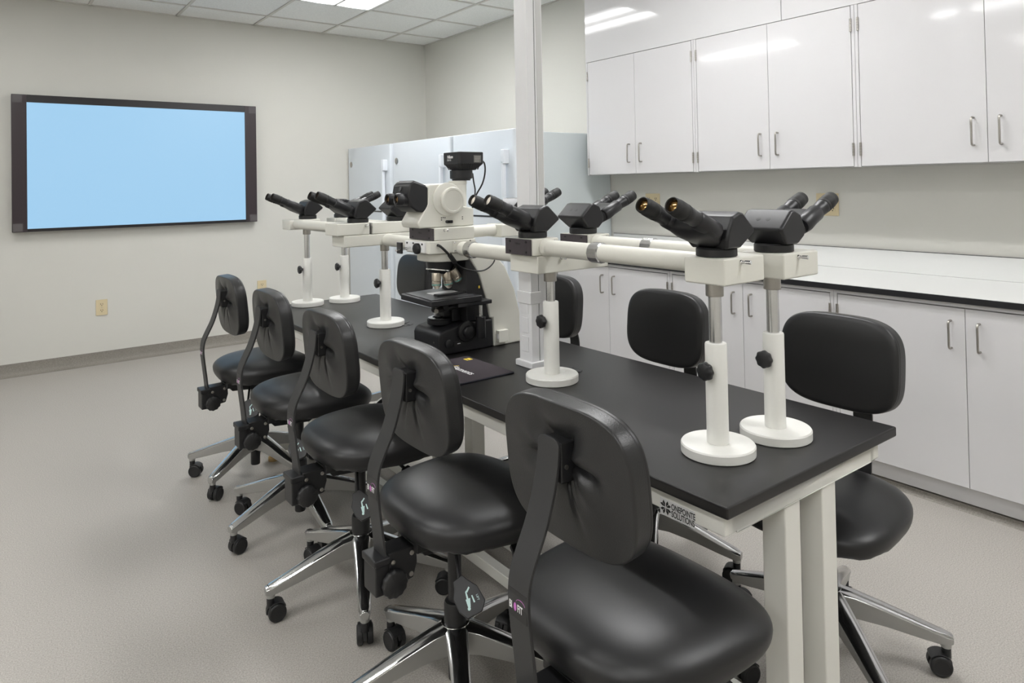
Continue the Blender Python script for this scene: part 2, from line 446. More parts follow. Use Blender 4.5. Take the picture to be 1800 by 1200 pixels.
# ------------------------------------------------------------------ power pole
t = empty('power_pole', (1.588, 2.0, TZ), 0, 'white power pole rising from the black workbench to the ceiling', 'pole')
OF = t.location; px0, px1, py0, py1 = 1.556, 1.628, 1.957, 2.03
p = MB()
p.box((px0, py0, TZ+.02), (px0+.034, py1, ZC-.009)); p.box((px0+.037, py0, TZ+.02), (px1, py1, ZC-.009))
p.box((px0+.02, py0+.006, TZ+.02), (px1-.02, py1, ZC-.0095))
p.build('post', M['polewhite'], t, .0015, off=OF)
MB().box((px0+.0342, py0+.003, TZ+.02), (px0+.0368, py0+.0058, ZC-.01)).build('slot', M['slot'], t, off=OF)
MB().box((px0+.044, py0-.0012, 1.36), (px1-.004, py0-.0002, ZC-.012)).build('cover_strip', M['polegrey'], t, off=OF)
MB().box((px0-.012, py0-.012, TZ), (px1+.012, py1+.012, TZ+.022)).build('base_collar', M['polewhite'], t, .003, off=OF)
MB().box((px0-.006, py0-.004, 1.018), (px0+.044, py1+.004, 1.062)).build('clip', M['polewhite'], t, .003, off=OF)
for k in range(3):
    z = .845+k*.068
    q = MB().box((px0-.0022, 1.975, z), (px0-.0002, 2.012, z+.055)).build('receptacle', M['polewhite'], t, .0006, off=OF)
MB().box((1.51, 1.90, ZC-.012), (1.68, 2.08, ZC-.0085)).build('ceiling_plate', M['polewhite'], t, off=OF)

# cable grommets on the top
for x, y, l in ((1.594, 2.985, 'black round cable grommet on the bench top beyond the microscope'),
                (1.640, 1.850, 'black round cable grommet on the bench top behind the middle stand')):
    t = empty('cable_grommet', (x, y, TZ), 0, l, 'grommet', 'bench grommets')
    MB().lathe([(.043, 0), (.043, .0018), (.040, .0028), (.034, .0022), (.0, .0022)], seg=32).build('ring', M['plastic'], t)
    c = MB()
    for k in range(3):
        a = k*2.1+.4
        c.tube([(0, 0, .004), (.02*math.cos(a), .02*math.sin(a), .004), (.05*math.cos(a+.2), .05*math.sin(a+.2), .0035)], .0012, 6)
    c.build('brush', M['plastic'], t)

# mouse pad
t = empty('mouse_pad', (1.35, 2.1, TZ), 0, 'dark mouse pad with white and yellow lettering lying beside the microscope', 'mouse pad')
MB().box((-.118, -.15, 0), (.118, .15, .0055)).build('base', M['padedge'], t, .002)
MB().box((-.1165, -.1485, .0055), (.1165, .1485, .0062)).build('cloth', M['padtop'], t)
T0 = frame_T((-.022, .085, .0064), (0, -1, 0), (1, 0, 0))
w1 = text('print', 'NIS', .030, M['yellowpale'], t, T0, .0001, 1, .7)
T0 = frame_T((-.022, .048, .0064), (0, -1, 0), (1, 0, 0))
text('print', 'Elements', .038, M['white'], t, T0, .0001, 1, .95, bold=.0006)
MB().prism([(-.045, .080), (-.042, .083), (.015, .045), (.013, .042)], 'z', .0063, .0066).build('print', M['yellow'], t)
T0 = frame_T((.0860, .113, .0067), (0, -1, 0), (1, 0, 0))
sq = MB().box((.078, .088, .0062), (.105, .116, .0065)).build('print', M['yellow'], t)
text('print_letters', 'Nikon', .0095, M['black'], sq, T0, .0001, 1, .9)
t.rotation_euler.z = 0

# ------------------------------------------------------------------ chairs
def sup(a, rx, ry, n):
    c, s_ = math.cos(a), math.sin(a)
    return rx*math.copysign(abs(c)**(2/n), c), ry*math.copysign(abs(s_)**(2/n), s_)
def make_chair():
    """stands at the origin facing +X"""
    root = empty('task_chair', (0, 0, 0))
    # seat
    N = 72; m = MB(); rings = []
    def seat_ring(s, z, dz_front=0.):
        ring = []
        for i in range(N):
            a = 2*PI*i/N
            x, y = sup(a, .235*s, .252*s, 3.0)
            y *= 1 + .10*x/.235
            if x < 0: y *= 1 - .03*(x/.235)**2
            zz = z + dz_front*max(0, x/.235)**2
            ring.append((x+.050, y, zz))
        return ring
    prof_ = [(.86+.14*math.cos(R(q)), .553-.048*math.sin(R(q)), -.015*math.cos(R(q))) for q in (90, 72, 54, 38, 24, 12)]
    prof_ += [(q, .553+.058*max(0, 1-q**3.4)**.50, -.015-.010*min(1, (1-q)*8) if q > .8 else -.025*(q/.8)**2) for q in (1., .9985, .994, .986, .975, .958, .935, .90, .86, .81, .74, .66, .57, .47, .36, .25, .14, .05, .004)]
    for s, z, d in prof_:
        rings.append(seat_ring(s, z, d))
    # stapled pleats along the lower edge
    for k in (1, 2):
        rings[k] = [(x, y, z+.0022*math.sin(i*7.3)+.0012*math.sin(i*3.1)) for i, (x, y, z) in enumerate(rings[k])]
    m.loft(rings); m.build('seat', M['vinyl'], root, sharp=0)
    # backrest pad: front face cushioned, back face pulled in around the bracket
    NA, NR = 144, 40
    W, H = .190, .1445
    def pad_xy(a, s): return sup(a, W*s, H*s, 3.5)
    def front(y, z):
        e = max(abs(y)/W, abs(z)/H)
        return .030 + .010*(1-min(1, (y/W)**2)) - .012*abs(z/H)**3 + .10*y*y
    def back(y, z):
        d = math.hypot(y, (z-.028)*1.0); a = math.atan2(z-.030, y)
        b = -.023 + .10*y*y
        b += .010*math.exp(-((abs(y)/.042)**6 + (abs(z-.036)/.052)**6))
        for a0, am, w, l in ((-.16, .0200, .12, .046), (.32, -.0095, .22, .050), (.95, .0065, .22, .045), (PI+.16, .0200, .12, .046), (PI-.32, -.0095, .22, .050), (PI-.95, .0065, .22, .045),
                             (-1.20, .0045, .07, .06), (-1.94, .0045, .07, .06), (-.62, -.0060, .25, .055), (PI+.62, -.0060, .25, .055)):
            da = (a-a0+PI) % (2*PI)-PI
            b += am*math.exp(-(da/w)**2)*math.exp(-((d-.058)/l)**2)
        b -= .0035*math.exp(-((d-.10)/.05)**2)
        return b
    m = MB(); rings = []
    def face_ring(s, fn, add=0.):
        return [(fn(*pad_xy(2*PI*i/NA, s))+add, *pad_xy(2*PI*i/NA, s)) for i in range(NA)]
    ss = [.003, .012] + [k/NR for k in range(1, NR)]
    for s in ss[:-1]: rings.append(face_ring(s*.968/ss[-2] if s > .9 else s*.97, back))
    for q, dd in ((.975, 0), (.984, .0003), (.991, .0012), (.996, .0028), (.999, .0050), (1.0, .0075), (1.0, .011)): rings.append(face_ring(q, back, dd))
    for q, dd in ((1.0, -.018), (.999, -.0155), (.996, -.0140), (.9965, -.0120), (.998, -.010), (.996, -.0075), (.990, -.005), (.980, -.003), (.967, -.0015)): rings.append(face_ring(q, front, dd))
    for s in ss[::-1][1:]: rings.append(face_ring(s*.955, front))
    T = Matrix.Translation((-.113, 0, .876)) @ Matrix.Rotation(R(-5), 4, 'Y')
    m.loft(rings, True, T)
    pad = m.build('backrest', M['vinylback'], root, sharp=0)
    pad.data.materials.append(M['vinyl'])
    nb = NA*(len(ss)+4)
    for pgn in pad.data.polygons:
        if pgn.center.x-(-.113) > .012 + .10*pgn.center.y**2*.6 - .0875*(pgn.center.z-.876): pgn.material_index = 1
    # bracket between pad and back bar
    b = MB(); b.box((-.1625, -.029, .868), (-.120, .030, .948))
    b.build('pad_bracket', M['plastic'], pad, .004)
    for y0, y1 in ((-.0325, -.0288), (.0298, .0328)): MB().cyl((-.150, y0, .900), (-.150, y1, .900), .0045, seg=12).build('bolt', M['steel'], pad)
    # back bar: bent flat steel strip
    pth = [(-.1705, .956), (-.171, .935), (-.175, .90), (-.186, .855), (-.205, .800), (-.232, .745), (-.246, .712), (-.2515, .680), (-.2515, .65), (-.248, .610), (-.240, .54), (-.236, .50), (-.233, .46), (-.231, .405)]
    Q = [Vector((x, 0, z)) for x, z in pth]; m = MB(); rings = []
    E_ = [Q[0]*2-Q[1]]+Q+[Q[-1]*2-Q[-2]]; PP = []
    for i in range(1, len(E_)-2):
        a, b_, c, d = E_[i-1:i+3]
        for k in range(5):
            tt = k/5; PP.append(.5*((2*b_)+(c-a)*tt+(2*a-5*b_+4*c-d)*tt*tt+(3*b_-a-3*c+d)*tt**3))
    PP.append(Q[-1])
    for i, p_ in enumerate(PP):
        tn = (PP[min(i+1, len(PP)-1)]-PP[max(0, i-1)]).normalized(); nn = Vector((0, 1, 0)).cross(tn)
        if nn.x < 0: nn = -nn
        hw = .031; hw0 = hw-(.014 if i == 0 else .006 if i == 1 else .002 if i == 2 else 0)
        rings.append([p_+Vector((0, -hw0, 0)), p_+Vector((0, hw0, 0)), p_+Vector((0, hw0, 0))+nn*.007, p_+Vector((0, -hw0, 0))+nn*.007])
    m.loft(rings); bar = m.build('back_bar', M['spine'], root, .0012, 2)
    # maker's badge on the bar
    B = MB().box((-.2518, -.0270, .632), (-.2510, .0270, .684)).build('maker_badge', M['plastic'], bar)
    xb = -.2521
    T0 = frame_T((xb, .0262, .6465), (0, -1, 0), (0, 0, 1))
    text('maker_lettering', 'BI', .0195, M['white'], bar, T0, .0001, 1.0, .60, bold=.0004)
    T0 = frame_T((xb, .0012, .6465), (0, -1, 0), (0, 0, 1))
    text('maker_lettering', 'FIT', .0195, M['white'], bar, T0, .0001, 1.05, .60, bold=.0004)
    MB().prism([((.0078)+.0042*math.cos(2*PI*k/20), .6530+.0078*math.sin(2*PI*k/20)) for k in range(20)], 'x', xb-.0002, xb+.0002).build('maker_emblem', M['magenta'], bar)
    ar = MB(); pts = [(xb, .0052-.014+.014*math.cos(a), .662+.009*math.sin(a)) for a in [PI*k/12 for k in range(1, 12)]]
    ar.tube([(p_[0], p_[1], p_[2]) for p_ in pts], .00035, 5, 1); ar.build('maker_swoosh', M['magenta'], bar)
    # rear bracket with adjusting knob
    br = MB(); br.box((-.262, -.036, .386), (-.222, .036, .478)); br.prism([(-.224, .392), (-.150, .402), (-.138, .44), (-.140, .487), (-.224, .487)], 'y', -.034, .034)
    br.box((-.266, -.040, .462), (-.220, .040, .482))
    bk = br.build('back_bracket', M['plastic'], root, .004)
    MB().lathe([(.031, 0), (.035, .003), (.035, .015), (.031, .019), (.0, .019)], (-.212, -.036, .412), (0, -1, 0), 60, lobes=12, amp=.035).build('adjusting_knob', M['plastic'], bk, sharp=50)
    for x, z in ((-.212, .463), (-.155, .470), (-.158, .415)):
        MB().lathe([(.0065, 0), (.0065, .002), (.004, .003), (.003, .001)], (x, -.0345 if x > -.2 else -.0365, z), (0, -1, 0), 14).build('bolt', M['steel'], bk)
    # seat mechanism
    me = MB(); me.box((-.150, -.055, .470), (.130, .055, .5025)); me.prism([(-.16, .50), (-.12, .452), (.03, .440), (.08, .47), (.08, .50)], 'y', -.045, .045)
    for y in (-.10, .10): me.box((-.09, y-.012, .490), (.15, y+.012, .5025))
    me.box((-.06, -.11, .492), (-.03, .11, .502)); me.box((.07, -.11, .492), (.10, .11, .502))
    me.build('seat_mechanism', M['plastic'], root, .003)
    for k, (p0, p1, yw) in enumerate((((-.045, -.075, .475), (-.078, -.150, .412), 0), ((.085, -.05, .475), (.105, -.155, .450), 1))):
        lv = MB(); lv.tube([p0, ((p0[0]+p1[0])/2, (p0[1]+p1[1])/2, (p0[2]+p1[2])/2+.004), p1], .006, 8)
        n = Vector((-.45, -.66, .60)).normalized() if not k else Vector((-.1, -.6, .8)).normalized()
        ey = (Vector((.36, -.27, -.87)) if not k else Vector((.25, -.8, -.5))); ey = (ey-n*ey.dot(n)).normalized(); ex = ey.cross(n)
        Tp = Matrix((ex, ey, n)).transposed().to_4x4(); Tp.translation = Vector(p1)
        sec = [(-.014, -.012), (.014, -.012), (.020, .004), (.034, .022), (.036, .055), (.026, .080), (-.014, .086), (-.034, .070), (-.034, .030), (-.020, .004)]
        lv.prism(sec, 'z', -.007, .007, Tp)
        lo = lv.build('adjusting_lever', M['plastic'], root, .003)
        if not k:
            ic = MB()
            for pts in ([(-.014, .020), (-.002, .026), (-.004, .030), (-.015, .024)], [(-.004, .024), (.000, .026), (.006, .044), (.001, .045)],
                        [(-.004, .044), (.008, .041), (.012, .060), (.006, .062)], [(-.012, .042), (-.009, .041), (-.006, .058), (-.010, .059)]):
                ic.prism(pts, 'z', .0071, .0074, Tp)
            ic.cyl(Tp @ Vector((.011, .063, .0071)), Tp @ Vector((.011, .063, .0074)), .004, seg=12)
            ic.build('lever_icon', M['mint'], lo)
            text('lever_lettering', 'LIFT', .008, M['mint'], lo, Tp @ frame_T((-.020, .046, .0072), (.25, .97, 0), (-.97, .25, 0)), .0001)
    # column
    MB().lathe([(.030, .150), (.032, .175), (.032, .265), (.029, .272), (.0195, .273), (.0195, .470)], seg=28).build('gas_column', M['plastic'], root)
    MB().lathe([(.021, .052), (.0225, .056), (.0225, .125), (.021, .128)], seg=24).build('lower_sleeve', M['plastic'], root)
    MB().lathe([(.034, .128), (.042, .135), (.045, .160), (.045, .205), (.040, .213), (.032, .214)], seg=36).build('base_hub', M['alu'], root)
    # one leg with its caster, then four more
    legs = []
    def leg_sec(x, zt, h, w, wb):
        return [(x, -wb, zt-h), (x, wb, zt-h), (x, w, zt-.008), (x, w*.62, zt-.001), (x, 0, zt+.001), (x, -w*.62, zt-.001), (x, -w, zt-.008)]
    m = MB(); m.loft([leg_sec(.030, .214, .080, .034, .024), leg_sec(.075, .204, .070, .030, .021), (leg_sec(.16, .177, .056, .027, .019)), leg_sec(.26, .142, .043, .024, .017), leg_sec(.318, .122, .034, .021, .015), leg_sec(.336, .116, .024, .015, .010)])
    m.lathe([(.0135, .078), (.0145, .080), (.0145, .118), (.010, .120)], (.318, 0, 0), seg=20)
    leg = m.build('base_leg', [M['alu'], M['cast']], root, .0025, 2, sharp=30)
    for pg in leg.data.polygons:
        if pg.normal.z < .35: pg.material_index = 1
    c = MB()
    for s_ in (-1, 1):
        c.lathe([(.010, .0), (.0265, .0), (.0300, .003), (.0300, .016), (.0265, .0195), (.022, .020), (.0205, .0185), (.0, .0185)], (.300, s_*.006, .0300), (0, s_, 0), 32)
    hood = [(.300+.033*math.cos(a), .030+.033*math.sin(a)) for a in [R(k) for k in range(-10, 176, 12)]]
    inner = [(.300+.012*math.cos(a), .030+.012*math.sin(a)) for a in [R(k) for k in range(175, -11, -15)]]
    c.prism(hood+inner, 'y', -.0055, .0055)
    hood2 = [(.300+.0345*math.cos(a), .030+.0345*math.sin(a)) for a in [R(k) for k in range(40, 150, 10)]]
    in2 = [(.300+.0312*math.cos(a), .030+.0312*math.sin(a)) for a in [R(k) for k in range(149, 39, -10)]]
    c.prism(hood2+in2, 'y', -.022, .022)
    c.lathe([(.013, .048), (.013, .076), (.009, .0785)], (.318, 0, 0), seg=20)
    c.build('caster', M['plastic'], leg, .0012, 1)
    for k in range(1, 5):
        l2 = copy_tree(leg); legs.append(l2)
    root['_'] = 0
    del root['_']
    return root
proto = make_chair()
left_lab = ['black vinyl task chair nearest the camera, its back bar running off the bottom edge',
            'black vinyl task chair second from the camera on the left of the bench',
            'black vinyl task chair in the middle of the left row',
            'black vinyl task chair second from the far end of the left row',
            'black vinyl task chair at the far end of the left row nearest the wall display']
right_lab = ['black vinyl task chair nearest the camera on the cabinet side of the bench',
             'black vinyl task chair second along the cabinet side, behind the nearest left stand',
             'black vinyl task chair half hidden behind the power pole and middle stand',
             'black vinyl task chair seen behind the microscope stage']
spots = [(1.044, 1.055, 0, 22, left_lab[0]), (1.058, 1.705, 0, 26, left_lab[1]), (1.070, 2.358, 0, 31, left_lab[2]), (1.080, 3.000, 0, 53, left_lab[3]), (1.086, 3.650, 0, 73, left_lab[4]),
         (2.035, 1.140, 180, 127, right_lab[0]), (2.03, 1.835, 180, 111, right_lab[1]), (2.03, 2.53, 180, 100, right_lab[2]), (2.03, 3.86, 180, 85, right_lab[3])]
for k, (x, y, rz, a, l) in enumerate(spots):
    c = proto if k == 0 else None
    chairs = None
    if c is None: c = copy_tree(proto)
    c.location = (x, y, 0); c.rotation_euler = (0, 0, R(rz))
    tag(c, l, 'chair', 'task chairs on the left of the bench' if rz == 0 else 'task chairs on the cabinet side')
    legs = [q for q in c.children if q.name.startswith('base_leg')]
    for i, q in enumerate(legs): q.rotation_euler.z = R(a+72*i)
    if rz:      # the cabinet-side seats are set lower
        for q in c.children:
            if q.name.split('.')[0] in ('seat', 'seat_mechanism', 'adjusting_lever', 'back_bracket'): q.location.z = -.060
            if q.name.startswith('gas_column'):
                q.data = q.data.copy()
                for v in q.data.vertices:
                    if v.co.z > .4: v.co.z -= .060

# ------------------------------------------------------------------ support stands
def make_stand():
    root = empty('support_stand', (0, 0, 0))
    MB().lathe([(.086, 0), (.0885, .002), (.0885, .021), (.086, .0245), (.0, .0245)], seg=64).build('foot_disc', M['cream2'], root)
    MB().lathe([(.0262, .0246), (.0262, .262), (.0250, .2655), (.0165, .2660)], seg=36).build('column', M['cream2'], root)
    MB().lathe([(.0155, .2662), (.0155, .385)], seg=28).build('sliding_rod', M['satin'], root)
    k = MB(); k.cyl((-.0258, 0, .203), (-.036, 0, .203), .008, seg=16)
    k.lathe([(.018, 0), (.0215, .003), (.0215, .012), (.018, .015), (.0, .0155)], (-.036, 0, .203), (-1, 0, 0), 48, lobes=8, amp=.05)
    k.build('locking_knob', M['plastic'], root, sharp=50)
    MB().lathe([(.0205, 0), (.0215, .001), (.0215, .030), (.0205, .031), (.0158, .031), (.0158, 0)], seg=36, cap=False).build('collar', M['steel'], root)
    return root
proto = make_stand()
ST = [(1.4165, 1.062, .4122, 'cream support stand nearest the camera, left of the near pair'),
      (1.6210, 1.036, .4102, 'cream support stand nearest the camera, right of the near pair'),
      (1.5120, 1.797, .3658, 'cream support stand in front of the power pole'),
      (1.5180, 3.030, .3878, 'cream support stand just beyond the microscope'),
      (1.4450, 3.849, .4322, 'cream support stand at the far end, left of the far pair'),
      (1.6590, 3.831, .4322, 'cream support stand at the far end, right of the far pair')]
for k, (x, y, top, l) in enumerate(ST):
    s_ = proto if k == 0 else copy_tree(proto)
    s_.location = (x, y, TZ); tag(s_, l, 'stand', 'cream support stands')
    for q in s_.children:
        if q.name.startswith('collar'): q.location.z = top-.033
        if q.name.startswith('sliding_rod'):
            q.data = q.data.copy()
            for v in q.data.vertices:
                if v.co.z > .3: v.co.z = top

# ------------------------------------------------------------------ optical bridges
def screw(parent, o, d):
    MB().lathe([(.0060, 0), (.0060, .003), (.0042, .0034), (.0036, .010), (.0050, .0105), (.0050, .024), (.004, .025)], o, d, 12).build('thumb_screw', M['chrome'], parent, off=origin(parent))
def clamp_ring(parent, x, y, z, r, w):
    MB().lathe([(r, 0), (r+.004, .002), (r+.004, w-.002), (r, w)], (x, y, z), (0, 1, 0), 28, cap=False, lobes=14, amp=.012).build('clamp_ring', M['satin'], parent, off=origin(parent), sharp=25)
def bridge(label, cx, cy, cross, blocks, ends, main, sgn):
    """cross: low block; blocks: upper blocks; ends: outer blocks with tubes back to the upper blocks; main: tube to microscope"""
    t = empty('optical_bridge', (cx, cy, TZ), 0, label, 'microscope bridge', 'optical bridges of the teaching microscope')
    OF = t.location
    MB().box(*cross).build('cross_block', M['cream'], t, .004, off=OF)
    for k, (b, e) in enumerate(zip(blocks, ends)):
        q = MB().box(*b).build('mount_block', M['cream'], t, .004, off=OF)
        e_ = MB().box(*e).build('mount_block', M['cream'], t, .005, off=OF)
        xt = (max(b[0][0], e[0][0])+min(b[1][0], e[1][0]))/2; zt_ = 1.2405 if sgn < 0 else 1.2530
        ya = b[0][1] if sgn < 0 else b[1][1]; yb_ = e[1][1] if sgn < 0 else e[0][1]
        y0, y1 = min(ya, yb_), max(ya, yb_)
        MB().cyl((xt, y0+.0005, zt_), (xt, y1-.0005, zt_), .0265, seg=36).build('tube', M['cream'], t, off=OF)
        # flange and chrome clamp near the upper block
        fy = ya + sgn*.0005
        m = MB(); m.lathe([(.0285, 0), (.0285, .018), (.0270, .022)], (xt, fy, zt_), (0, sgn, 0), 36, cap=False)
        m.build('tube_flange', M['cream'], t, off=OF)
        cyk = ya + sgn*(.245 if sgn < 0 else .060)
        clamp_ring(t, xt, cyk-.021, zt_, .0268, .042)
        # dark plate on the user's side of the upper block
        px = b[0][0] if sgn < 0 else b[1][0]+.0042
        MB().box((px-.004, b[0][1]+.003, b[0][2]+.001), (px-.0002, b[1][1]-.003, b[1][2]-.001)).build('end_plate', M['plate'], t, .001, off=OF)
        for dy in (.2, .8) if sgn < 0 else ():
            for dz in (.2, .8):
                MB().cyl((px-.0055, b[0][1]+(b[1][1]-b[0][1])*dy, b[0][2]+.056*dz), (px-.004, b[0][1]+(b[1][1]-b[0][1])*dy, b[0][2]+.056*dz), .0042, seg=12).build('bolt', M['bezel'], t, off=OF)
        screw(t, (b[1][0]-.02, b[0][1], b[1][2]-.012), (0, -1, 0))
        screw(t, (e[0][0]+(e[1][0]-e[0][0])*.40, e[0][1], e[1][2]-.012), (.25, -1, 0))
        if k == 0 and sgn < 0:
            T0 = frame_T(Vector((px-.0043, (b[0][1]+b[1][1])/2+.014, b[0][2]+.035))-OF, (0, -1, 0), (0, 0, 1))
            text('plate_lettering', 'Nikon', .011, M['black'], t, T0, .0001)
    if sgn < 0:
        screw(t, ((cross[0][0]+cross[1][0])/2-.06, cross[0][1], cross[1][2]-.012), (0, -1, 0))
    (x0, y0), (x1, y1), zm = main
    if sgn < 0: clamp_ring(t, x0, y0-.085, zm, .0280, .040)
    MB().cyl((x0, y0, zm), (x1, y1, zm), .0275, seg=36).build('tube', M['cream'], t, off=OF)
    return t
bridge('cream optical bridge of blocks and tubes between the microscope and the nearest stands', 1.512, 1.797,
       ((1.425, 1.755, 1.156), (1.745, 1.905, 1.2155)),
       [((1.408, 1.760, 1.216), (1.520, 1.905, 1.2710)), ((1.655, 1.760, 1.216), (1.760, 1.905, 1.2710))],
       [((1.368, .997, 1.2025), (1.530, 1.115, 1.2670)), ((1.575, .972, 1.2005), (1.735, 1.095, 1.2650))],
       ((1.500, 2.318), (1.500, 1.906), 1.2005), -1)
bridge('cream optical bridge of blocks and tubes between the microscope and the far stands', 1.518, 3.03,
       ((1.285, 2.965, 1.178), (1.640, 3.105, 1.2310)),
       [((1.252, 2.965, 1.2315), (1.412, 3.105, 1.2860)), ((1.425, 2.965, 1.2315), (1.640, 3.105, 1.2860))],
       [((1.325, 3.785, 1.2225), (1.500, 3.905, 1.2770)), ((1.580, 3.775, 1.2225), (1.740, 3.895, 1.2770))],
       ((1.500, 2.512), (1.500, 2.964), 1.2005), 1)

# ------------------------------------------------------------------ binocular heads
def make_head(lens):
    """base at the origin; eyepieces point to +X and up"""
    root = empty('binocular_head', (0, 0, 0))
    MB().lathe([(.046, 0), (.049, .002), (.049, .018), (.046, .022)], seg=40).build('base_ring', M['plastic'], root)
    pr = [(-.024, .020), (-.066, .058), (-.067, .064), (-.020, .106), (-.006, .1085), (.022, .098), (.042, .060), (.042, .040), (.030, .020)]
    m = MB(); rings = []
    for y, s_, dz in ((-.066, .90, .0), (-.060, 1., 0), (.060, 1., 0), (.066, .90, 0)):
        rings.append([((x+.005)*s_-.005, y, (z-.064)*s_+.064) for x, z in pr])
    # the body narrows to the ring at its foot
    rings = [[(x, y*(1 if z > .045 else .80+.2*(z-.02)/.025), z) for x, y, z in rg] for rg in rings]
    m.loft(rings)
    bd = m.build('prism_body', M['scopeblack'], root, .006, 3)
    for y in (-.014, .014):
        MB().lathe([(.0065, 0), (.0065, .0006), (.0, .0009)], (-.043, y, .0848), (-.66, 0, .75), 16).build('cap_disc', M['plastic'], bd)
    dv = Vector((.915, 0, .400)).normalized(); nv = Vector((-dv.z, 0, dv.x))
    A = Vector((.032, 0, .050))
    Tt = Matrix((dv, Vector((0, 1, 0)), nv)).transposed().to_4x4(); Tt.translation = A
    # hinged housing: a flat hull that spreads to both tubes
    h = MB(); rings = []
    for x, hw, th, dz in ((-.02, .034, .022, -.002), (.015, .050, .024, -.003), (.050, .062, .024, -.003), (.092, .063, .021, 0), (.100, .060, .015, .001)):
        rg = []
        for i in range(28):
            a = 2*PI*i/28; yy, zz = sup(a, hw, th, 3.0)
            rg.append((x, yy, zz+dz))
        rings.append(rg)
    h.loft(rings, True, Tt)
    h.build('tube_housing', M['scopeblack'], root, sharp=50)
    m = MB(); m.lathe([(.022, -.010), (.023, -.008), (.023, .012), (.020, .016), (.0, .017)], Tt @ Vector((.020, 0, .008)), nv, 28)
    m.build('hinge_cap', M['scopeblack'], root)
    for s_ in (-1, 1):
        Y = s_*.0435
        o0 = Tt @ Vector((.030, Y, .002))
        tb = MB().lathe([(.0195, 0), (.0218, .004), (.0218, .078), (.0205, .080), (.0188, .082), (.0188, .104), (.0198, .106), (.0198, .117)], o0, dv, 36).build('eyepiece_tube', M['scopeblack'], root)
        o1 = Tt @ Vector((.147, Y, .002))
        MB().lathe([(.0180, 0), (.0205, .001), (.0210, .006), (.0197, .008), (.0197, .011), (.0210, .013), (.0210, .034), (.0200, .036), (.0200, .044), (.0190, .052), (.0178, .0535), (.0160, .052), (.0155, .044)], o1, dv, 36, cap=False).build('eyepiece', M['rubber'], tb)
        MB().lathe([(.0158, .0432), (.012, .0455), (.006, .047), (.0, .0475)], o1, dv, 28).build('eye_lens', lens, tb)
    return root
HD = [(1.418, 1.055, 1.2672, 180, 0, 'black binocular head nearest the camera facing left over the left near stand'),
      (1.623, 1.030, 1.2652, 0, 0, 'black binocular head nearest the cabinets facing right over the right near stand'),
      (1.466, 1.830, 1.2712, 180, 1, 'black binocular head facing left in front of the power pole with bright eyepiece lenses'),
      (1.702, 1.835, 1.2712, 0, 0, 'black binocular head facing right beside the power pole'),
      (1.385, 3.035, 1.2862, 180, 0, 'black binocular head facing left on the block just beyond the microscope'),
      (1.588, 3.035, 1.2862, 0, 0, 'black binocular head facing right, half hidden behind the microscope eyepieces'),
      (1.450, 3.845, 1.2772, 180, 0, 'black binocular head at the far end facing left toward the wall display'),
      (1.655, 3.835, 1.2772, 0, 0, 'black binocular head at the far end facing right'),
      (1.845, 2.420, 1.2832, 0, 0, 'black binocular head facing right across from the microscope, behind the power pole')]
hp = [make_head(M['lens']), make_head(M['lens2'])]
used = [False, False]
for x, y, z, rz, k, l in HD:
    if used[k]: h = copy_tree(hp[k])
    else: h = hp[k]; used[k] = True
    h.location = (x, y, z); h.rotation_euler = (0, 0, R(rz))
    tag(h, l, 'binocular head', 'binocular heads of the teaching microscope')

# ------------------------------------------------------------------ microscope
t = empty('microscope', (1.55, 2.42, TZ), 0, 'cream and black upright microscope with a camera on top in the middle of the bench', 'microscope')
OF = t.location
def part(mb, name, m, parent=t, bevel=0., seg=2, sharp=35): return mb.build(name, m, parent, bevel, seg, sharp, off=OF)
yn, yfar, yc = 2.322, 2.518, 2.42
base = part(MB().prism([(1.386, TZ), (1.384, .862), (1.392, .880), (1.408, .887), (1.475, .900), (1.545, .906), (1.645, .906), (1.648, TZ)], 'y', yn, yfar), 'base', M['scopeblack'], bevel=.010, seg=3)
part(MB().prism([(1.520, .9065), (1.520, 1.145), (1.530, 1.157), (1.540, 1.150), (1.580, 1.09), (1.610, 1.00), (1.630, .9065)], 'y', yn+.004, yfar-.004), 'upright_panel', M['scopeblack'], bevel=.004)
arm = part(MB().prism([(1.6482, TZ), (1.6455, .9068), (1.6308, .9068), (1.6122, 1.00), (1.5825, 1.09), (1.5425, 1.151), (1.5300, 1.1735), (1.66, 1.172), (1.715, 1.11), (1.762, 1.01), (1.790, .90), (1.798, TZ)], 'y', yn+.002, yfar-.002), 'arm', M['cream'], bevel=.008, seg=3)
part(MB().box((1.660, yn-.020, .806), (1.708, yn+.0015, .856)), 'switch_box', M['cream'], arm, .003)
part(MB().box((1.6585, yn-.016, .822), (1.6603, yn-.004, .842)), 'switch', M['white'], arm)
part(MB().box((1.578, yn+.0015, 1.035), (1.584, yn+.0042, 1.045)), 'indicator', M['yellow'], t)
# field lens on the base
part(MB().lathe([(.050, 0), (.052, .004), (.052, .018), (.048, .021), (.030, .021), (.028, .014), (.0, .014)], (1.452, yc, .898), seg=36), 'field_lens_mount', M['scopeblack'], base)
part(MB().lathe([(.046, 0), (.047, .003), (.030, .0045), (.029, .0005)], (1.452, yc, .9194), seg=36, cap=False), 'filter_ring', M['satin'], base)
fl = MB().lathe([(.040, 0), (.042, .004), (.028, .006), (.027, .002)], (1.475, yc+.01, .945), (-.55, -.1, .8), 32, cap=False); part(fl, 'swing_filter', M['satin'], base)
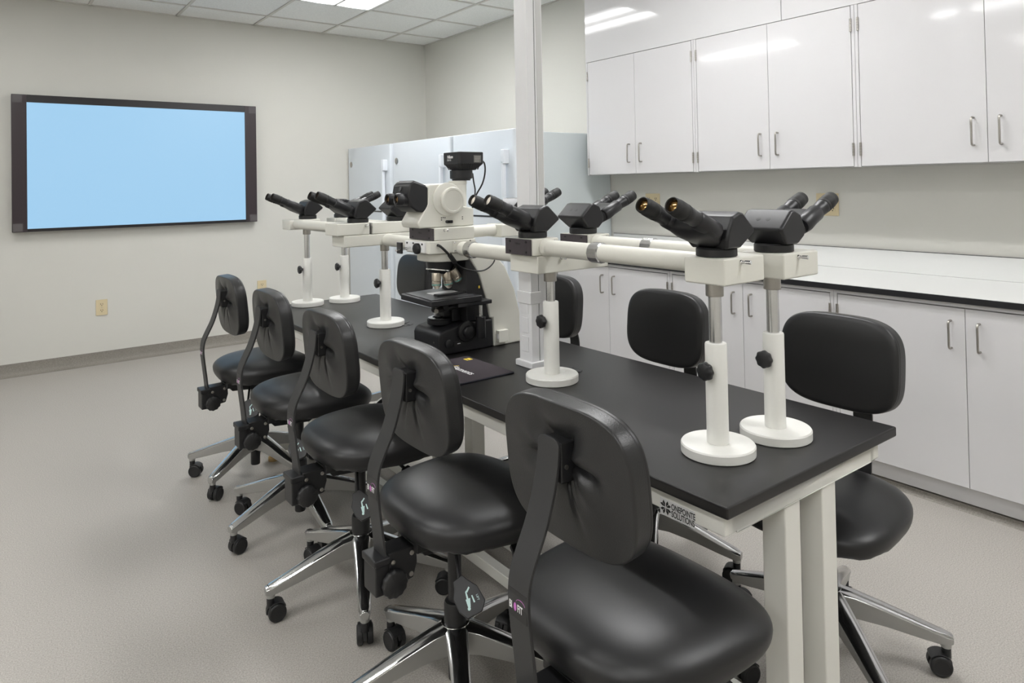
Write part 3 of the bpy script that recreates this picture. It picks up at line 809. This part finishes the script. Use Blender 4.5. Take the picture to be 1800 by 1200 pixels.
# power switch, focus drives
part(MB().lathe([(.016, 0), (.016, .006), (.013, .008), (.0, .008)], (1.430, yn, .835), (0, -1, 0), 24), 'lamp_dial', M['scopeblack'], base)
part(MB().box((1.455, yn-.002, .818), (1.498, yn, .838)), 'power_switch', M['plastic'], base)
part(MB().box((1.470, yn-.0026, .828), (1.484, yn-.002, .831)), 'switch_marks', M['white'], base)
part(MB().box((1.388, yn+.03, .838), (1.3845-.001, yn+.036, .844)), 'front_badge', M['steel'], base)
part(MB().lathe([(.040, 0), (.041, .002), (.041, .014), (.038, .016), (.024, .017), (.024, .030), (.022, .032), (.0, .032)], (1.512, yn, .873), (0, -1, 0), 48, lobes=24, amp=.012), 'focus_knob', M['plastic'], t, sharp=50)
part(MB().lathe([(.018, .845), (.0195, .848), (.0195, .928), (.017, .931)], (1.560, yn-.035, 0), seg=24), 'stage_drive_knob', M['scopeblack'], t)
part(MB().lathe([(.008, .931), (.008, .975)], (1.560, yn-.035, 0), seg=16), 'stage_drive_shaft', M['satin'], t)
# stage
SZ = .018
sg = MB(); sg.prism([(1.318, 2.270), (1.325, 2.263), (1.540, 2.256), (1.553, 2.262), (1.553, 2.545), (1.545, 2.552), (1.336, 2.520), (1.326, 2.510)], 'z', .978+SZ, 1.000+SZ)
stage = part(sg, 'stage', M['scopeblack'], bevel=.003)
part(MB().prism([(1.330, 2.275), (1.520, 2.270), (1.520, 2.530), (1.345, 2.508)], 'z', 1.0002+SZ, 1.003+SZ), 'stage_plate', M['greydark'], stage, .001)
part(MB().prism([(1.39, 2.33), (1.46, 2.315), (1.53, 2.335), (1.53, 2.355), (1.46, 2.345), (1.39, 2.36)], 'z', 1.0032+SZ, 1.010+SZ), 'specimen_clip', M['plastic'], stage, .001)
part(MB().prism([(1.40, 2.37), (1.515, 2.37), (1.515, 2.43), (1.40, 2.43)], 'z', 1.0032+SZ, 1.0050+SZ), 'glass_slide', M['white'], stage)
part(MB().box((1.44, 2.262, .962+SZ), (1.60, 2.345, .9775+SZ)), 'stage_bracket', M['scopeblack'], stage, .003)
cd = MB(); cd.lathe([(.032, .950), (.036, .955), (.036, .972), (.030, .990)], (1.455, yc, 0), seg=32); cd.box((1.45, 2.385, .930), (1.56, 2.455, .955)); cd.lathe([(.020, .945), (.024, .950), (.024, .96)], (1.44, yc, 0), seg=24)
part(cd, 'condenser', M['scopeblack'], stage)
part(MB().cyl((1.395, 2.35, .962), (1.44, 2.385, .962), .009, .012, 16), 'condenser_screw', M['steel'], stage)
part(MB().cyl((1.41, 2.30, .980), (1.46, 2.33, .980), .012, .016, 16), 'centering_knob', M['scopeblack'], stage)
part(MB().box((1.48, 2.37, .9062), (1.52, 2.47, .995)), 'focus_block', M['scopeblack'], t, .004)
# nosepiece and objectives
np_ = Vector((1.455, yc-.005, 1.140)); ax = Vector((-.16, -.05, -1)).normalized()
turret = part(MB().lathe([(.057, -.022), (.057, -.006), (.054, .010), (.050, .028), (.040, .042), (.0, .046)], np_, ax, 40), 'nosepiece', M['scopeblack'])
part(MB().lathe([(.051, .024), (.0545, .026), (.0545, .030), (.047, .032)], np_, ax, 48, cap=False), 'turret_ring', M['chrome'], turret)
for o_, d_, L in (((1.425, 2.395, 1.105), (-.02, -.02, -1), .064), ((1.464, 2.385, 1.106), (.18, -.05, -1), .066), ((1.488, 2.378, 1.116), (.66, -.08, -1), .068), ((1.495, 2.45, 1.106), (.6, .55, -1), .050)):
    ob = part(MB().lathe([(.0175, 0), (.0185, .002), (.0185, L*.50), (.0170, L*.53), (.0185, L*.56), (.0185, L*.78), (.010, L*.95), (.006, L)], o_, d_, 28), 'objective', M['objective'], turret)
    part(MB().lathe([(.0188, 0), (.0188, .004)], Vector(o_)+Vector(d_).normalized()*L*.70, d_, 28, cap=False), 'colour_band', M['teal'], turret)
# arm head above the nosepiece
pr = [(1.372, yc-.015), (1.378, yc-.045), (1.394, yc-.072), (1.420, yc-.090), (1.45, yc-.096), (1.535, yc-.096), (1.535, yc+.092), (1.45, yc+.092), (1.42, yc+.086), (1.394, yc+.070), (1.378, yc+.045), (1.372, yc+.015)]
part(MB().prism(pr, 'z', 1.1520, 1.1860), 'arm_head', M['cream'], arm, .006, 3)
# analyser module and upper adapter
ad = part(MB().box((1.352, 2.319, 1.1865), (1.565, 2.511, 1.2368)), 'lower_adapter', M['cream'], t, .004)
sp_ = part(MB().box((1.343, 2.345, 1.192), (1.3518, 2.500, 1.232)), 'slider_plate', M['white'], ad, .001)
part(MB().lathe([(.021, 0), (.021, .012), (.018, .015), (.0, .015)], (1.3425, 2.392, 1.207), (-1, -.12, 0), 28, lobes=10, amp=.03), 'slider_knob', M['plastic'], ad, sharp=50)
part(MB().cyl((1.3425, 2.455, 1.207), (1.265, 2.425, 1.203), .0045, seg=12), 'slider_rod', M['chrome'], ad)
part(MB().box((1.285, 2.425, 1.188), (1.294, 2.462, 1.232)), 'slider_tab', M['bezel'], ad, .002)
for yy, zz in ((2.48, 1.225), (2.43, 1.226), (2.36, 1.225), (2.485, 1.2)):
    part(MB().cyl((1.3405, yy, zz), (1.3428, yy, zz), .004, seg=10), 'bolt', M['bezel'], ad)
screw(ad, (1.50, 2.3185, 1.222), (0, -1, 0))
part(MB().box((1.455, 2.3165, 1.1875), (1.545, 2.3185, 1.2345)), 'tube_flange', M['cream'], ad, .001)
for dx in (-.036, .036):
    for dz in (-.017, .017): part(MB().lathe([(.005, 0), (.005, .002), (.002, .001)], (1.5+dx, 2.3165, 1.2105+dz), (0, -1, 0), 10), 'bolt', M['chrome'], ad)
ub = part(MB().box((1.376, 2.321, 1.2375), (1.560, 2.515, 1.2862)), 'beam_block', M['cream'], t, .003)
part(MB().box((1.370, 2.325, 1.2385), (1.3757, 2.512, 1.2855)), 'beam_plate', M['plate'], ub, .001)
for dy in (.03, .160):
    for dz in (.009, .038): part(MB().cyl((1.3685, 2.325+dy, 1.2385+dz), (1.370, 2.325+dy, 1.2385+dz), .0042, seg=12), 'bolt', M['bezel'], ub)
text('plate_lettering', 'Nikon', .012, M['black'], ub, frame_T(Vector((1.3698, 2.44, 1.262))-OF, (0, -1, 0), (0, 0, 1)), .0001)
screw(ub, (1.42, 2.3205, 1.277), (0, -1, 0))
part(MB().cyl((1.5605, yc, 1.258), (1.725, yc, 1.258), .0255, seg=32), 'opposite_tube', M['cream'], ub)
part(MB().box((1.7255, 2.365, 1.228), (1.905, 2.475, 1.2830)), 'opposite_block', M['cream'], ub, .005)
# cream viewing head
hx = -.033
hd = part(MB().prism([(x+hx, z+.0078) for x, z in ((1.360, 1.2790), (1.352, 1.300), (1.398, 1.372), (1.402, 1.440), (1.412, 1.449), (1.475, 1.452), (1.520, 1.434), (1.548, 1.402), (1.560, 1.36), (1.612, 1.350), (1.612, 1.2790))], 'y', 2.350, 2.490), 'viewing_head', M['cream'], bevel=.006, seg=3)
part(MB().lathe([(.066, 0), (.066, .006), (.060, .009)], (1.453, 2.350, 1.397), (0, -1, 0), 48), 'head_boss', M['cream'], hd)
part(MB().lathe([(.053, 0), (.053, .010), (.050, .013), (.043, .0135), (.041, .0118), (.0, .0118)], (1.470, 2.3415, 1.392), (0, -1, 0), 48), 'tilt_cover', M['cream'], hd)
part(MB().lathe([(.0065, 0), (.0065, .014), (.005, .016)], (1.449, 2.3495, 1.308), (0, -1, 0), 16), 'light_path_knob', M['plastic'], hd)
part(MB().box((1.443, 2.3335, 1.3015), (1.469, 2.342, 1.3145)), 'light_path_lever', M['plastic'], hd, .003)
mk = MB()
for x, z in ((1.425, 1.324), (1.433, 1.325), (1.441, 1.324), (1.425, 1.316), (1.523, 1.324), (1.523, 1.316)): mk.box((x-.0022, 2.3492, z-.002), (x+.0022, 2.3499, z+.002))
part(mk, 'light_path_marks', M['black'], hd)
# own binocular tube
part(MB().prism([(1.369, 1.356), (1.369, 1.446), (1.352, 1.455), (1.306, 1.471), (1.288, 1.456), (1.280, 1.415), (1.292, 1.372), (1.318, 1.352), (1.345, 1.348)], 'y', 2.352, 2.488), 'binocular_body', M['scopeblack'], hd, .008, 3)
part(MB().prism([(1.364, 1.4490), (1.364, 1.4525), (1.353, 1.4575), (1.310, 1.4728), (1.308, 1.4695)], 'y', 2.362, 2.478), 'top_cover', M['greydark'], hd, .001)
part(MB().prism([(1.340, 1.4605), (1.340, 1.4632), (1.318, 1.4712), (1.318, 1.4685)], 'y', 2.385, 2.455), 'top_label', M['plastic'], hd)
part(MB().lathe([(.010, 0), (.010, .002), (.0, .003)], (1.284, yc, 1.440), (-.94, 0, .34), 20), 'front_screw', M['greydark'], hd)
for s_ in (-1, 1):
    Y = yc+s_*.037; d_ = Vector((-1, 0, .06)).normalized(); o_ = Vector((1.300, Y, 1.398))
    tb = part(MB().lathe([(.026, -.06), (.030, -.02), (.030, .000), (.0245, .004), (.0225, .006), (.0225, .028), (.0240, .030), (.0240, .048), (.021, .056), (.018, .057), (.0150, .054), (.0145, .048)], o_, d_, 36, cap=False), 'eyepiece', M['scopeblack'], hd)
    part(MB().lathe([(.0150, .047), (.010, .0505), (.0, .0515)], o_, d_, 24), 'eye_lens', M['lens'], hd)
# camera tube and camera
cx, cy = 1.578, yc
part(MB().lathe([(.0355, 1.3580), (.0355, 1.455), (.0375, 1.457), (.0375, 1.468), (.034, 1.470)], (cx-.030, cy, 0), seg=40), 'camera_tube', M['cream'], hd)
sq = lambda h, z, c=.016: [(cx-h+c, cy-h, z), (cx+h-c, cy-h, z), (cx+h, cy-h+c, z), (cx+h, cy+h-c, z), (cx+h-c, cy+h, z), (cx-h+c, cy+h, z), (cx-h, cy+h-c, z), (cx-h, cy-h+c, z)]
cam = MB(); cam.loft([sq(.043, 1.5125, .018), sq(.044, 1.514, .018), sq(.062, 1.538, .008), sq(.0625, 1.584, .008), sq(.061, 1.587, .008)])
cm = part(cam, 'camera', M['scopeblack'], t, .0015)
part(MB().lathe([(.038, 1.4705), (.038, 1.476), (.046, 1.479), (.047, 1.480), (.047, 1.512)], (cx-.012, cy, 0), seg=40), 'camera_mount', M['scopeblack'], cm)
fn = MB()
for k in range(9):
    q = -.040+k*.010
    for axis_ in (0, 1):
        pr = [(-.0615, 1.5385), (-.0440, 1.5152), (-.0460, 1.5146), (-.0635, 1.5379)]
        if axis_: fn.prism([(cy+a_, z_) for a_, z_ in pr], 'x', cx+q-.0020, cx+q+.0020)
        else: fn.prism([(cx+a_, z_) for a_, z_ in pr], 'y', cy+q-.0020, cy+q+.0020)
part(fn, 'cooling_fins', M['scopeblack'], cm)['kind'] = 'stuff'
text('camera_lettering', 'Nikon', .017, M['white'], cm, frame_T(Vector((cx-.0628, cy+.024, 1.562))-OF, (0, -1, 0), (0, 0, 1)), .0001, bold=.0006)
text('camera_lettering', 'DS-Fi3', .011, M['white'], cm, frame_T(Vector((cx-.0628, cy+.026, 1.551))-OF, (0, -1, 0), (0, 0, 1)), .0001)
part(MB().box((cx+.010, cy-.0632, 1.543), (cx+.046, cy-.0624, 1.573)), 'rating_label', M['greylabel'], cm)
lb = MB()
for k in range(4): lb.box((cx+.014, cy-.0636, 1.547+k*.006), (cx+.036+.002*k, cy-.0632, 1.5490+k*.006))
part(lb, 'label_lines', M['steel'], cm)
# cables
part(MB().cyl((cx+.0625, cy, 1.557), (cx+.080, cy, 1.557), .005, seg=12), 'cable_plug', M['cable'], cm)
part(MB().tube([(cx+.078, cy, 1.557), (cx+.106, cy+.002, 1.545), (cx+.112, cy+.005, 1.505), (cx+.100, cy+.010, 1.455), (cx+.080, cy+.035, 1.40), (cx+.075, cy+.06, 1.33), (cx+.078, cy+.085, 1.24), (cx+.095, cy+.098, 1.17), (cx+.12, cy+.10, 1.13)], .0035), 'cable', M['cable'], t)
part(MB().tube([(cx+.034, cy-.016, 1.500), (cx+.040, cy-.014, 1.465), (cx+.052, cy-.006, 1.42), (cx+.060, cy+.03, 1.35), (cx+.062, cy+.07, 1.25), (cx+.085, cy+.10, 1.19), (cx+.13, cy+.105, 1.15)], .003), 'cable', M['cable'], t)
part(MB().tube([(1.385, 2.3175, 1.222), (1.393, 2.306, 1.216), (1.420, 2.302, 1.190), (1.448, 2.304, 1.158)], .005), 'cable', M['cable'], t)
part(MB().tube([(1.448, 2.304, 1.158), (1.490, 2.300, 1.125), (1.560, 2.300, 1.108), (1.605, 2.303, 1.112), (1.640, 2.304, 1.135), (1.652, 2.310, 1.165), (1.654, 2.33, 1.195)], .0028), 'cable', M['cable'], t)
part(MB().cyl((1.430, 2.3025, 1.182), (1.456, 2.3045, 1.150), .0095, seg=14), 'cable_box', M['cable'], t)

# ------------------------------------------------------------------ camera, world, view
cd = bpy.data.cameras.new('camera'); co = bpy.data.objects.new('camera', cd); COL.objects.link(co)
f_px, cxp, cyp, yaw, pit, rol = 1221.4, 900.0, 305.8, .6474, .0151, -.0185
fw = Vector((math.sin(yaw)*math.cos(pit), math.cos(yaw)*math.cos(pit), math.sin(pit)))
r_ = Vector((math.cos(yaw), -math.sin(yaw), 0)); u_ = r_.cross(fw)
r2 = r_*math.cos(rol)+u_*math.sin(rol); u2 = -r_*math.sin(rol)+u_*math.cos(rol)
mw = Matrix((r2, u2, -fw)).transposed().to_4x4(); mw.translation = (0, 0, 1.45); co.matrix_world = mw
cd.sensor_width = 36; cd.sensor_fit = 'HORIZONTAL'; cd.lens = f_px*36/1800
cd.shift_x = -(cxp-900)/1800; cd.shift_y = (cyp-600)/1800; cd.clip_start = .05
scn.camera = co
w = bpy.data.worlds.new('world'); scn.world = w; w.use_nodes = True
w.node_tree.nodes['Background'].inputs[0].default_value = (.8, .85, .9, 1); w.node_tree.nodes['Background'].inputs[1].default_value = .3
scn.view_settings.view_transform = 'Standard'; scn.view_settings.look = 'None'
scn.view_settings.gamma = 1; scn.view_settings.use_curve_mapping = False
scn.view_settings.exposure = 0.24
